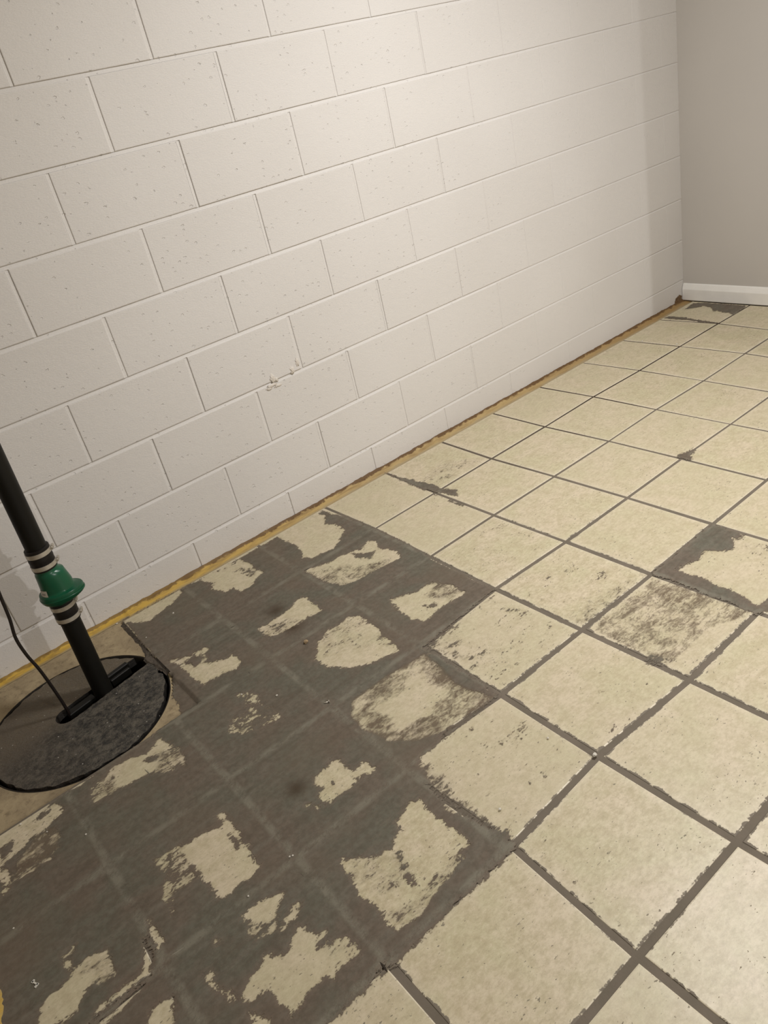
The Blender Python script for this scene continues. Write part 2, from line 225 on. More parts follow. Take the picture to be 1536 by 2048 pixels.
def mat_grout():
    mt, t, b = nt('grout', .85, .2)
    n = noise(t, pos(t), 12, 4, .6)
    c = mix(t, maprange(t, n, .35, .65), (.178, .149, .117), (.150, .128, .098))
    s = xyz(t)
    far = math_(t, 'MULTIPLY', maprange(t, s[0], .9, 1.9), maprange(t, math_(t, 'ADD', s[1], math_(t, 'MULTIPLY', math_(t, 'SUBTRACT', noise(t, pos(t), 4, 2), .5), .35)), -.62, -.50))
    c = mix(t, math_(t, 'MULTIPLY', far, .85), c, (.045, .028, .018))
    lk(t, c, b.inputs['Base Color'])
    bump(t, b, noise(t, pos(t), 200, 3), .4, .001)
    return mt
def mat_mortar():
    mt, t, b = nt('mortar_smear', .72, .3)
    f = attr(t, 'cover'); a = attr(t, 'ragged'); j = attr(t, 'joint')
    n1 = noise(t, pos(t, (62, 92, 62), (0, 0, .3)), 1, 7, .74, 1.1)
    n2 = noise(t, pos(t, (26, 95, 26), (0, 0, .10)), 1, 6, .74, 1.3)
    nl = math_(t, 'SUBTRACT', noise(t, pos(t, (13, 19, 13)), 1, 3, .6, .6), .5)
    s = math_(t, 'ADD', math_(t, 'SUBTRACT', n1, .5), math_(t, 'SUBTRACT', n2, .5))
    s = math_(t, 'ADD', s, math_(t, 'MULTIPLY', nl, .9))
    v = math_(t, 'ADD', f, math_(t, 'MULTIPLY', a, s))
    n4 = noise(t, pos(t, (170, 280, 170)), 1, 3, .65)
    v = math_(t, 'ADD', v, math_(t, 'MULTIPLY', math_(t, 'SUBTRACT', n4, .5), .010))
    sf = math_(t, 'ADD', math_(t, 'MULTIPLY', math_(t, 'SUBTRACT', a, .030), .11), .0007)
    al = maprange(t, math_(t, 'DIVIDE', v, sf), -.7, 1.3)
    # thin scum film round the scrubbed spots
    hz = math_(t, 'MULTIPLY', maprange(t, a, .042, .08, 0, .62), maprange(t, math_(t, 'ADD', v, math_(t, 'MULTIPLY', a, .06)), -.012, .008, 0, 1, True))
    al = math_(t, 'MULTIPLY', math_(t, 'MAXIMUM', al, hz), maprange(t, a, .06, .085, 1, .62))
    thin = maprange(t, v, 0, .010, 0, 1)
    c = mortar_colour(t)
    # ridges dragged along the buried joints
    jl = math_(t, 'MULTIPLY', maprange(t, math_(t, 'ABSOLUTE', math_(t, 'ADD', j, math_(t, 'MULTIPLY', math_(t, 'SUBTRACT', noise(t, pos(t), 18, 3), .5), .012))), .003, .015, 1, 0, True), maprange(t, noise(t, pos(t, (14, 22, 14)), 1, 5, .7), .40, .58))
    c = mix(t, math_(t, 'MULTIPLY', jl, .9), c, (.196, .180, .138))
    c = mix(t, maprange(t, a, .06, .08, 0, .6), c, (.185, .125, .075))
    br = maprange(t, noise(t, pos(t), 3.2, 2), .50, .66, 0, .30)
    c = mix(t, br, c, (.155, .116, .080))
    c = mix(t, math_(t, 'MULTIPLY', attr(t, 'stain'), .85), c, (.052, .033, .017))
    c = mix(t, math_(t, 'MULTIPLY', math_(t, 'SUBTRACT', 1, thin), .55), c, (.185, .140, .105))
    lk(t, c, b.inputs['Base Color'])
    h = math_(t, 'ADD', math_(t, 'MULTIPLY', n2, .5), math_(t, 'ADD', math_(t, 'MULTIPLY', noise(t, pos(t), 14, 4, .6, .5), 1.4), math_(t, 'MULTIPLY', jl, .8)))
    bump(t, b, h, .6, .0028)
    tr = node(t, 'ShaderNodeBsdfTransparent'); mx = node(t, 'ShaderNodeMixShader')
    lk(t, al, mx.inputs[0]); lk(t, tr.outputs[0], mx.inputs[1]); lk(t, b.outputs[0], mx.inputs[2])
    lk(t, mx.outputs[0], t.nodes['Material Output'].inputs['Surface'])
    return mt
def mat_slab():
    mt, t, b = nt('dirty_concrete', .88, .2)
    n = noise(t, pos(t), 9, 6, .65, .4); n2 = noise(t, pos(t), 60, 5, .7)
    c = mix(t, maprange(t, n, .34, .62), (.43, .345, .215), (.31, .245, .155))
    c = mix(t, maprange(t, n2, .50, .70, 0, .6), c, (.14, .105, .065))
    n3 = noise(t, pos(t), 5, 3)
    c = mix(t, maprange(t, n3, .52, .66, 0, .55), c, (.20, .155, .10))
    lk(t, c, b.inputs['Base Color'])
    bump(t, b, math_(t, 'ADD', n, math_(t, 'MULTIPLY', n2, .5)), .6, .004)
    return mt
def mat_adhesive():
    mt, t, b = nt('yellow_adhesive', .6, .35)
    a = attr(t, 'across'); s = xyz(t)
    n = noise(t, pos(t, (10, 45, 20)), 1, 5, .65, .4)
    right = maprange(t, s[0], -.15, .9)
    c = mix(t, right, (.62, .40, .070), (.46, .335, .155))
    c = mix(t, maprange(t, s[0], 1.6, 2.9, 0, .75), c, (.30, .175, .055))
    c = mix(t, maprange(t, n, .46, .64, 0, .8), c, (.30, .20, .085))
    front = maprange(t, math_(t, 'ADD', a, math_(t, 'MULTIPLY', math_(t, 'SUBTRACT', n, .5), .8)), .12, .34, 1, 0)
    c = mix(t, math_(t, 'MULTIPLY', front, .8), c, (.33, .27, .17))
    back = maprange(t, math_(t, 'ADD', a, math_(t, 'MULTIPLY', math_(t, 'SUBTRACT', noise(t, pos(t), 22, 4, .7), .5), .9)), .74, .86)
    c = mix(t, math_(t, 'MULTIPLY', back, maprange(t, s[0], -.6, .6, .55, .95)), c, (.12, .062, .022))
    lk(t, c, b.inputs['Base Color'])
    bump(t, b, n, .7, .003)
    return mt
def mat_lid():
    mt, t, b = nt('sump_lid', .62, .5)
    n = noise(t, pos(t), 45, 6, .75, .3); n2 = noise(t, pos(t), 6, 4, .6)
    c = mix(t, maprange(t, n, .42, .62), (.014, .013, .011), (.100, .088, .070))
    c = mix(t, maprange(t, noise(t, pos(t, (60, 130, 60)), 1, 4, .8), .50, .66, 0, .6), c, (.15, .13, .10))
    s = xyz(t)
    # dust lies thick on the half behind the slot
    d = math_(t, 'ADD', s[1], math_(t, 'MULTIPLY', s[0], -.17))
    d = math_(t, 'ADD', d, math_(t, 'MULTIPLY', math_(t, 'SUBTRACT', n2, .5), .09))
    dust = maprange(t, d, -.325, -.255)
    c = mix(t, math_(t, 'MULTIPLY', dust, maprange(t, n, .3, .6, .85, .40)), c, (.165, .128, .082))
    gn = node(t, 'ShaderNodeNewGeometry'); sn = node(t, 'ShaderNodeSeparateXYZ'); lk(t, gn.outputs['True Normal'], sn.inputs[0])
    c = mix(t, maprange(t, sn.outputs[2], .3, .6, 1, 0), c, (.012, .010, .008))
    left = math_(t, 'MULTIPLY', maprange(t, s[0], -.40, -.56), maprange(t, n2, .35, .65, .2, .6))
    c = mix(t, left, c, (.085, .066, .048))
    vo = node(t, 'ShaderNodeTexVoronoi'); vo.inputs['Scale'].default_value = 75; lk(t, pos(t), vo.inputs['Vector'])
    sx = node(t, 'ShaderNodeSeparateColor'); lk(t, vo.outputs['Color'], sx.inputs[0])
    pale_specks = math_(t, 'MULTIPLY', maprange(t, vo.outputs['Distance'], .10, .17, 1, 0), maprange(t, sx.outputs[0], .84, .90))  # small pale specks scattered over the lid
    c = mix(t, pale_specks, c, (.42, .40, .36))
    lk(t, c, b.inputs['Base Color'])
    bump(t, b, math_(t, 'ADD', math_(t, 'MULTIPLY', n, .8), noise(t, pos(t), 160, 3, .7)), .9, .0035)
    return mt
M = dict(
    block=mat_block(), tile=mat_tile(), grout=mat_grout(), mortar=mat_mortar(), slab=mat_slab(), glue=mat_adhesive(), lid=mat_lid(),
    wall=mat_plain('greige_wall_paint', (.56, .53, .495), .55, .3, .04, 2, .10, 260),
    plainwall=mat_plain('white_wall_paint', (.62, .58, .52), .6, .3),
    ceil=mat_plain('ceiling_paint', (.70, .67, .61), .8, .2),
    trim=mat_plain('white_trim_paint', (.86, .84, .80), .32, .5, .05, 20),
    abs=mat_plain('black_pipe', (.006, .0055, .0042), .5, .25, .3, 20, .1, 90),
    rubber=mat_plain('black_rubber', (.008, .006, .005), .5, .35, .3, 30, .15, 200),
    green=mat_plain('green_valve', (.001, .088, .040), .28, .5, .25, 12),
    steel=mat_plain('clamp_steel', (.60, .56, .49), .38, .5, .2, 60, 0, 1, .6),
    sticker=mat_plain('sticker', (.62, .58, .52), .5),
    ink=mat_plain('sticker_ink', (.30, .28, .26), .6),
    cord=mat_plain('black_cord', (.012, .008, .007), .35, .5),
    foam=mat_plain('black_foam', (.005, .005, .004), .7, .3, .4, 90, .8, 150),
    pit=mat_plain('pit_dark', (.02, .016, .012), .8, .2),
    crumb=mat_plain('tan_crumb', (.40, .29, .17), .85, .2, .4, 90, .5, 200),
    white=mat_plain('white_crumb', (.62, .59, .52), .7, .3),
    darkm=mat_plain('dark_mortar_edge', (.035, .027, .020), .85, .2),
    palem=mat_plain('pale_scratch', (.26, .24, .19), .8, .2),
    brown=mat_plain('brown_chip', (.25, .16, .085), .85, .2, .5, 120, .5, 200),
    stone=mat_plain('wet_stone', (.10, .08, .06), .5, .4, .5, 80, .6, 100),
    splat=mat_plain('paint_lump', (.70, .65, .59), .5, .35, 0, 8, .5, 150),
)

# ---------------------------------------------------------------- room shell
def room():
    def w(name, *bx, m=M['plainwall']):
        v, f = boxmesh(*bx); return tag(obj(name, v, f, m), kind='structure')
    w('wall_left', -3.2, -3.1, -7, .1, -.01, 2.35)
    w('wall_front', -3.2, 4.2, -7.1, -7, -.01, 2.35)
    w('wall_side', 4.2, 4.3, -7, -1.62, -.01, 2.35)
    # unseen wall stub, placed to keep the far lamp off the corner
    w('wall_occluder', 2.315, 4.3, -1.62, -1.52, 0, 2.35)
    w('ceiling', -3.2, 4.3, -7, .2, 2.35, 2.45, m=M['ceil'])
    wr = w('wall_right', XR, XR + .1, -1.52, .1, -.01, 2.35, m=M['wall'])
    # baseboard with a sloped top edge
    prof = [(0, .003), (.013, .003), (.0145, .006), (.0145, .060), (.0135, .064), (.0125, .066), (.006, .084), (.004, .088), (0, .090)]
    v = []; f = []
    for y in (-.003, -1.52):
        for px, pz in prof: v.append((XR - px, y, pz))
    n = len(prof)
    for i in range(n - 1): f.append((i, i + 1, n + i + 1, n + i))
    f += [tuple(range(n)), tuple(range(2 * n - 1, n - 1, -1))]
    bb = obj('baseboard_right', v, f, M['trim']); tag(bb, 'low white painted baseboard with sloped top', kind='structure')
room()

# ---------------------------------------------------------------- block wall
H = .2032; Z1 = .1081; XL = -3.1
def block_wall():
    v, f = boxmesh(XL, XR + .05, .009, .12, -.01, 2.35)
    wall = tag(obj('wall_back', v, f, M['block']), 'white painted concrete block wall in running bond', kind='structure')
    beds = [-.012] + [Z1 + H * k for k in range(0, 12)]
    hw = lambda x: .0056 - .0024 * min(1, max(0, (x - .8) / 1.6))      # half width of a joint
    dp = lambda x: .0042 - .0020 * min(1, max(0, (x - .8) / 1.4))      # its depth
    hh = lambda x: .0054 - .0040 * min(1, max(0, (x - .9) / 1.5))      # same for the upright joints, filled with paint further right
    hd = lambda x: .0028 - .0023 * min(1, max(0, (x - .9) / 1.3))
    jv, jf = [], []
    def strip(p0, p1, along):      # concave tooled mortar between two points of the wall plane
        n = max(2, int(math.dist(p0, p1) / .05)); base = len(jv); k = 7
        for i in range(n + 1):
            u = i / n; x = p0[0] + (p1[0] - p0[0]) * u; z = p0[1] + (p1[1] - p0[1]) * u
            h = (hw(x) if along else hh(x)) + .0004; d = (dp(x) if along else hd(x)) * random.uniform(.8, 1.1)
            for q in range(k):
                s = -1 + 2 * q / (k - 1)
                y = .0006 + d * ((1 + s) / 2) ** .7
                jv.append((x, y, z + s * h) if along else (x + s * h, y, z))
        for i in range(n):
            for q in range(k - 1):
                a = base + i * k + q
                jf.append((a, a + 1, a + k + 1, a + k) if not along else (a, a + k, a + k + 1, a + 1))
    for k in range(1, len(beds)):
        strip((XL, beds[k]), (XR, beds[k]), True)
    for c in range(len(beds)):
        z0 = beds[c]; z1 = beds[c + 1] if c + 1 < len(beds) else 2.35
        if z0 > 2.34: break
        z1 = min(z1, 2.35)
        off = 1 if c % 2 == 0 else 0           # course 0 is the cut bottom course
        xs = [XL] + [u * H for u in range(-16, 16) if (u - off) % 2 == 0 and XL < u * H < XR - .03] + [XR]
        for a, b in zip(xs[:-1], xs[1:]):
            if b < -1.35: continue
            ha = hh(a) if a > XL else 0; hb = hh(b) if b < XR else 0
            if a > XL: strip((a, z0 + (hw(a) if c else 0)), (a, z1 - hw(a)), False)
            ax, bx = a + ha, b - hb; az = z0 + (hw((a + b) / 2) if c else 0); bz = z1 - hw((a + b) / 2)
            # face with a soft rounded rim, returns running back into the joint
            yj = random.uniform(-.0005, .0005)
            cx, cz = (ax + bx) / 2, (az + bz) / 2
            v = []
            for (dx, y) in ((0, .009), (0, .0016), (.0009, .0004), (.0026, 0)):
                ka = hh(ax) / .0054; kb = hh(bx) / .0054; ya = y if y > .005 else y * ka; yb = y if y > .005 else y * kb
                v += [(ax + dx * ka - cx, ya, az + dx - cz), (bx - dx * kb - cx, yb, az + dx - cz), (bx - dx * kb - cx, yb, bz - dx - cz), (ax + dx * ka - cx, ya, bz - dx - cz)]
            f = [(12, 13, 14, 15)]
            for r in range(3):
                for i in range(4):
                    j = (i + 1) % 4; f.append((r * 4 + i, r * 4 + j, r * 4 + 4 + j, r * 4 + 4 + i))
            obj('concrete_block', v, f, M['block'], wall, loc=(cx, yj, cz))
    # the blocks left of the view, joined
    v, f = boxmesh(XL, -1.42, 0, .009, -.01, 2.35); obj('plain_blocks', v, f, M['block'], wall)
    obj('mortar_joints', jv, jf, M['block'], wall, smooth=True)
    # lumps of old mortar painted over
    def lump(x, z, rx, rz, d, seed, n=14):
        rs = random.Random(seed); bm = bmesh.new()
        bmesh.ops.create_icosphere(bm, subdivisions=3, radius=1)
        for q in bm.verts:
            k = 1 + .35 * (math.sin(q.co.x * 7 + seed) * math.sin(q.co.z * 6 + seed * 2)) + rs.uniform(-.12, .12)
            q.co = Vector((q.co.x * rx * k, q.co.y * d * k, q.co.z * rz * k))
        bmobj('paint_lump', bm, M['splat'], wall, True, (x, 0, z))
    for q in LUMPS: lump(*q)
    # torn corner at the foot of the wall
    v, f = boxmesh(-.020, .020, -.0012, .002, -.014, .016)
    bm = bmesh.new(); bmesh.ops.create_icosphere(bm, subdivisions=3, radius=1)
    rs = random.Random(5)
    for q in bm.verts: q.co = Vector((q.co.x * .030, q.co.y * .0035, q.co.z * .024)) * (1 + rs.uniform(-.25, .25))
    bmobj('bare_patch', bm, M['brown'], wall, False, (3.13, 0, .012))
    return wall
STAINS = [(STAINP[0][0] / 1000, STAINP[0][1] / 1000, .024), (STAINP[1][0] / 1000, STAINP[1][1] / 1000, .03), (STAINP[2][0] / 1000, STAINP[2][1] / 1000, .03)]
LUMPS = [(.686, .530, .010, .016, .0034, 1), (.700, .520, .007, .008, .003, 2), (.678, .507, .020, .006, .003, 3), (.665, .500, .012, .006, .0026, 5), (.700, .498, .014, .005, .0026, 8), (.772, .528, .008, .014, .0036, 4), (.800, .548, .007, .016, .0024, 6)]
block_wall()

# ---------------------------------------------------------------- floor: slab with the pit hole, grout, tiles
LIDC = (-.395, -.394); LIDR = .248; HOLE = .262
def floor():
    bm = bmesh.new()
    x0, x1, y0, y1 = -3.2, 4.3, -7.0, .1
    n = 96
    ring = [bm.verts.new((LIDC[0] + HOLE * math.cos(2 * math.pi * i / n), LIDC[1] + HOLE * math.sin(2 * math.pi * i / n), SLAB)) for i in range(n)]
    c = [bm.verts.new(q) for q in ((x0, y0, SLAB), (x1, y0, SLAB), (x1, y1, SLAB), (x0, y1, SLAB))]
    ed = [bm.edges.new((ring[i], ring[(i + 1) % n])) for i in range(n)] + [bm.edges.new((c[i], c[(i + 1) % 4])) for i in range(4)]
    bmesh.ops.triangle_fill(bm, use_beauty=True, edges=ed)
    for f in bm.faces:
        if f.normal.z < 0: f.normal_flip()
    low = [bm.verts.new((v.co.x, v.co.y, SLAB - .06)) for v in ring]
    for i in range(n): bm.faces.new((ring[i], ring[(i + 1) % n], low[(i + 1) % n], low[i]))
    fl = bmobj('floor', bm, M['slab']); tag(fl, 'concrete floor laid with beige square tiles, partly smeared with dark mortar', kind='structure')
    # grout bed
    g = -.0017
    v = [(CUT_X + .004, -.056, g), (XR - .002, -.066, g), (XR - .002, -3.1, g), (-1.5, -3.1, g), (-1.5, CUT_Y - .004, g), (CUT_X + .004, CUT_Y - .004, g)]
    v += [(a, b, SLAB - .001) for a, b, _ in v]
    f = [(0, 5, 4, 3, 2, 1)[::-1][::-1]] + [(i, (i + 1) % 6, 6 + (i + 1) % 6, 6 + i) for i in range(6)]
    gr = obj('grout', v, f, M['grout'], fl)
    bm = bmesh.new(); bm.from_mesh(gr.data); bmesh.ops.recalc_face_normals(bm, faces=bm.faces); bm.to_mesh(gr.data); bm.free()
    # tiles
    rs = random.Random(11)
    for b in range(0, 10):
        for a in range(-7, 8):
            P = [Vector(lattice(a, b + 1)), Vector(lattice(a + 1, b + 1)), Vector(lattice(a + 1, b)), Vector(lattice(a, b))]
            J = .0056
            lim = -1e9
            x0_ = min(p.x for p in P); x1_ = max(p.x for p in P)
            cutx = b < 2
            if cutx and x1_ < CUT_X + .03: continue
            far = a > 3 or b > 7
            j = J * (.8 if a > 2 else 1.3 if b >= 3 and a < 2 else 1)
            # inset each side by the joint
            c = sum(P, Vector((0, 0))) / 4
            jig = lambda: rs.uniform(-.0009, .0009)
            Q = []
            for i, p in enumerate(P):
                sx = 1 if i in (0, 3) else -1; sy = 1 if i in (0, 1) else -1
                Q.append(Vector((p.x + sx * j + jig(), p.y + sy * j + jig())))
            if cutx and x0_ < CUT_X:
                for i in (0, 3): Q[i].x = CUT_X + (.006 if i == 3 else -.002)
            if b == 0:
                for i in (2, 3): Q[i].y = -.058 - .006 * max(0, Q[i].x) / 3 + jig()
            if a == 7:
                for i in (1, 2): Q[i].x = XR - .016
            c = sum(Q, Vector((0, 0))) / 4
            zz = rs.uniform(-.0004, .0004); tx = rs.uniform(-.0022, .0022); ty = rs.uniform(-.0022, .0022)
            if a < 0 or b > 6: tx *= .4; ty *= .4
            def ringv(ins, z, tilt=True):
                out = []
                for i, q in enumerate(Q):
                    sx = 1 if i in (0, 3) else -1; sy = 1 if i in (0, 1) else -1
                    x = q.x - c.x + sx * ins; y = q.y - c.y + sy * ins
                    out.append((x, y, z + (tx * x + ty * y + zz if tilt else 0)))
                return out
            v = ringv(0, SLAB, False) + ringv(0, -.0016) + ringv(.0009, -.0004) + ringv(.0026, 0) + ringv(.022, 0)
            f = [(16, 17, 18, 19)]
            for r in range(4):
                for i in range(4):
                    k = (i + 1) % 4; f.append((r * 4 + i, r * 4 + k, r * 4 + 4 + k, r * 4 + 4 + i))
            o = obj('tile', v, f, M['tile'], fl, loc=(c.x, c.y, 0))
            at = o.data.attributes.new('edge', 'FLOAT', 'POINT'); at.data.foreach_set('value', [0.] * 16 + [1.] * 4)
            at = o.data.attributes.new('lip', 'FLOAT', 'POINT'); at.data.foreach_set('value', [0.] * 20 if cutx and a < -2 else [0.] * 4 + [1.] * 8 + [0.2] * 4 + [0.] * 4)
            at = o.data.attributes.new('side', 'FLOAT', 'POINT'); at.data.foreach_set('value', [1.3, .45, .1, 1.1] * 4 + [.7] * 4)
            gmm = .0042 if (b >= 3 and a < 1) else .0018 if b >= 2 and a < 2 else .0005
            if a < -2 and b > 5: gmm = .001
            o['grime'] = gmm * rs.uniform(.7, 1.3)
    return fl
FL = floor()

# ---------------------------------------------------------------- mortar skim over the tiles: a thin relief whose edge follows the survey
def polydist(P, X, Y, clampd=.05):
    """signed distance (inside positive) to polygon P on flat arrays, clamped"""
    P = np.array(P, float) / 1000; out = np.full(X.shape, -clampd)
    lo = P.min(0) - clampd; hi = P.max(0) + clampd
    m = (X > lo[0]) & (X < hi[0]) & (Y > lo[1]) & (Y < hi[1])
    if not m.any(): return out
    x = X[m]; y = Y[m]; d2 = np.full(x.shape, 1e9); ins = np.zeros(x.shape, bool)
    for (ax, ay), (bx, by) in zip(P, np.roll(P, -1, 0)):
        ex, ey = bx - ax, by - ay; L = ex * ex + ey * ey + 1e-12
        t = np.clip(((x - ax) * ex + (y - ay) * ey) / L, 0, 1)
        d2 = np.minimum(d2, (x - ax - t * ex) ** 2 + (y - ay - t * ey) ** 2)
        c = (ay > y) != (by > y)
        ins ^= c & (x < ex * (y - ay) / (ey if abs(ey) > 1e-9 else 1e-9) + ax)
    d = np.sqrt(d2); out[m] = np.clip(np.where(ins, d, -d), -clampd, clampd)
    return out
def skim(name, x0, x1, y0, y1, st, parent):
    xs = np.arange(x0, x1, st); ys = np.arange(y0, y1, st); nx, ny = len(xs), len(ys)
    X, Y = np.meshgrid(xs, ys, indexing='ij'); X = X.ravel(); Y = Y.ravel()
    wx = X + .005 * vnoise(X, Y, .04, 1); wy = Y + .005 * vnoise(X, Y, .04, 2)
    f = np.full(X.shape, -.05); amp = np.full(X.shape, .034)
    for P in COVER: f = np.maximum(f, polydist(P, wx, wy))
    def dosoft(P, bias, a, f, amp):
        d = polydist(P, X, Y); w = np.clip(.5 + d / .03, 0, 1); w = w * w * (3 - 2 * w)
        return f * (1 - w) + bias * w, amp * (1 - w) + a * w
    PRE = (0, 2, 3)
    for i in PRE: f, amp = dosoft(*SOFT[i], f, amp)
    incover = f > 0
    for P in EXPOSED:
        e = polydist(P, wx, wy); f = np.minimum(f, -e)
    for i, s in enumerate(SOFT):
        if i not in PRE: f, amp = dosoft(*s, f, amp)
    f = np.where(incover, np.clip(f, -.0115, .020), f)
    for P in DARK: f = np.maximum(f, polydist(P, X, Y))
    # distance to the nearest buried joint
    dx = X - OX; dy = Y - OY; A = (CA * dx + SA * dy) / TS; B = -(-SA * dx + CA * dy) / TS
    ja = np.abs(A - np.round(A)) * TS; jb = np.abs(B - np.round(B)) * TS
    j = np.minimum(ja, jb)
    stain = np.zeros(X.shape)
    for sx_, sy_, sr in STAINS: stain = np.maximum(stain, np.exp(-((X - sx_) ** 2 + (Y - sy_) ** 2) / sr ** 2))
    base = np.where((X < CUT_X - .004 - .007 * np.abs(vnoise(Y, Y * 0, .05, 77))) & (Y > CUT_Y), SLAB, 0.0)
    z = base + .0010 + .0012 * np.clip(f / .014, 0, 1) - .0008 * np.exp(-(j / .006) ** 2) * (f > 0)
    z += .0007 * vnoise(X, Y, .10, 5, 4) * np.clip(f / .01, 0, 1)
    z = np.maximum(z, base + .0009)
    keep = (f + amp * .45 + .004) > 0
    keep &= ~(np.hypot(X - LIDC[0], Y - LIDC[1]) < HOLE + .003)
    keep &= (Y < -.030) & (X < XR - .002)
    K = keep.reshape(nx, ny); C4 = K[:-1, :-1] & K[1:, :-1] & K[1:, 1:] & K[:-1, 1:]
    idx = np.arange(nx * ny).reshape(nx, ny)
    F = np.stack([idx[:-1, :-1], idx[1:, :-1], idx[1:, 1:], idx[:-1, 1:]], -1)[C4]
    used = np.unique(F); rm = np.full(nx * ny, -1); rm[used] = np.arange(len(used)); F = rm[F]
    me = bpy.data.meshes.new(name)
    me.vertices.add(len(used)); me.vertices.foreach_set('co', np.stack([X, Y, z], -1)[used].ravel().astype(np.float32))
    me.loops.add(F.size); me.loops.foreach_set('vertex_index', F.ravel().astype(np.int32))
    me.polygons.add(len(F)); me.polygons.foreach_set('loop_start', np.arange(0, F.size, 4, dtype=np.int32))
    me.update(calc_edges=True); me.validate()
    me.polygons.foreach_set('use_smooth', np.ones(len(me.polygons), bool))
    for nm, arr in (('cover', f), ('ragged', amp), ('joint', j), ('stain', stain)):
        at = me.attributes.new(nm, 'FLOAT', 'POINT'); at.data.foreach_set('value', arr[used].astype(np.float32))
    me.materials.append(M['mortar'])
    o = bpy.data.objects.new(name, me); COL.objects.link(o); o.parent = parent
    print(name, len(me.polygons))
    return o
sk = skim('mortar_skim', -1.30, 1.90, -2.2, -.035, .006, FL); tag(sk, 'dark grey mortar spread thinly over tiles', kind='stuff')
sk2 = skim('mortar_skim', 2.2, XR, -.62, -.035, .005, FL); tag(sk2, 'dark mortar smears in the corner', kind='stuff')

def ribbon(name, pts, w, h, mat, parent, taper=True):
    P = [Vector((x / 1000, y / 1000)) for x, y in pts]
    # resample
    Q = [P[0]]
    for a, b in zip(P[:-1], P[1:]):
        n = max(1, int((b - a).length / .008))
        Q += [a + (b - a) * (i / n) for i in range(1, n + 1)]
    rs = random.Random(int(abs(pts[0][0])))
    v = []; f = []; n = len(Q)
    for i, q in enumerate(Q):
        d = (Q[min(n - 1, i + 1)] - Q[max(0, i - 1)]).normalized(); nn = Vector((-d.y, d.x))
        k = math.sin(math.pi * (i + .35) / (n - .3)) ** .6 * rs.uniform(.6, 1.2)
        ww = w * k
        base = 0.0013
        for s, z in ((-1, 0), (-.3, h * k), (.3, h * k * .8), (1, 0)):
            p = q + nn * ww * s; v.append((p.x, p.y, base + z))
    for i in range(n - 1):
        for q in range(3): a = i * 4 + q; f.append((a, a + 4, a + 5, a + 1))
    return obj(name, v, f, mat, parent, smooth=True)
for r in RIDGES: ribbon('trowel_crack', r, .0024, .0010, M['darkm'], FL)
for r in SCRATCHES: ribbon('scratch', r, .0013, .0004, M['palem'], FL)

# ---------------------------------------------------------------- strip of old yellow adhesive along the block wall
def adhesive():
    v = []; ac = []; f = []
    xs = np.arange(-1.35, XR, .006); k = 9
    nf = vnoise(xs, xs * 0, .08, 21, 4); nb = vnoise(xs, xs * 0 + 3, .03, 22, 4); nm = vnoise(xs, xs * 0 + 8, .012, 23, 3)
    for i, x in enumerate(xs):
        yf = -.036 if x < -.10 else -.052
        yf += .005 * nf[i] - (.004 * min(1, max(0, (x - 2.2) / .8)))
        top = .0010 + .0028 * nb[i] + .0022 * nm[i] + (.0022 if x > .1 else .001)
        for q in range(k):
            u = q / (k - 1); y = yf * (1 - u) + (-.0008) * u
            z = SLAB + .0012 + (.0055 * math.sin(min(1, u * 1.5) * math.pi / 2) if x > -.1 else .004 * u) + (max(0, (u - .72) / .28)) ** 1.5 * (top + .006)
            v.append((x, y, z + .0006 * nm[i] * math.sin(u * 9 + i))); ac.append(u)
    for i in range(len(xs) - 1):
        for q in range(k - 1): a = i * k + q; f.append((a, a + k, a + k + 1, a + 1))
    o = obj('adhesive_strip', v, f, M['glue'], FL, smooth=True)
    at = o.data.attributes.new('across', 'FLOAT', 'POINT'); at.data.foreach_set('value', ac)
    o['label'] = 'yellow ochre adhesive strip along the wall foot'
    # second bead, at the near left
    v = []; ac = []; f = []
    P0 = Vector((-.770, -.98)); P1 = Vector((-.835, -1.33)); n = 50
    for i in range(n):
        c = P0.lerp(P1, i / (n - 1)); nn = Vector((.98, -.17))
        wd = .010 + .016 * i / n + .004 * math.sin(i * .5) + random.uniform(-.003, .003)
        for q in range(7):
            u = q / 6; p = c + nn * wd * (1 - 2 * u) - nn * .014
            v.append((p.x, p.y, .0020 + .0018 * math.sin(u * math.pi))); ac.append(.25 + .4 * u)
    for i in range(n - 1):
        for q in range(6): a = i * 7 + q; f.append((a, a + 7, a + 8, a + 1))
    o = obj('adhesive_streak', v, f, M['glue'], FL, smooth=True)
    at = o.data.attributes.new('across', 'FLOAT', 'POINT'); at.data.foreach_set('value', ac)
adhesive()

# broken lip of mortar and stone along the cut edge: one ragged band
def lip():
    ys = np.arange(-.66, -.062, .003); us = np.arange(-.034, .0081, .003)
    Y, U = np.meshgrid(ys, us, indexing='ij')
    wide = .010 + .018 * np.exp(-((Y + .335) / .055) ** 2) + .004 * np.clip(1 - (Y + .66) / -.0001, 0, 0)
    wide = np.where(Y < -.44, .005, wide) + .005 * vnoise(Y, U * 0, .022, 41, 3)
    inside = np.clip((U + wide) / .006, 0, 1)
    z = SLAB - .0008 + inside * (.0045 + .0040 * vnoise(Y, U, .014, 42, 3)) + np.clip((U + .004) / .008, 0, 1) * .004
    z = np.minimum(z, .0008)
    n, k = Y.shape
    v = [(CUT_X + float(U[i, q]), float(Y[i, q]), float(z[i, q])) for i in range(n) for q in range(k)]
    f = [(i * k + q, (i + 1) * k + q, (i + 1) * k + q + 1, i * k + q + 1)[::-1] for i in range(n - 1) for q in range(k - 1) if inside[i, q + 1] > 0 or inside[i + 1, q + 1] > 0]
    o = obj('broken_edge', v, f, M['stone'], FL)
    o['label'] = 'crumbled dark mortar edge beside the cut tile'
lip()

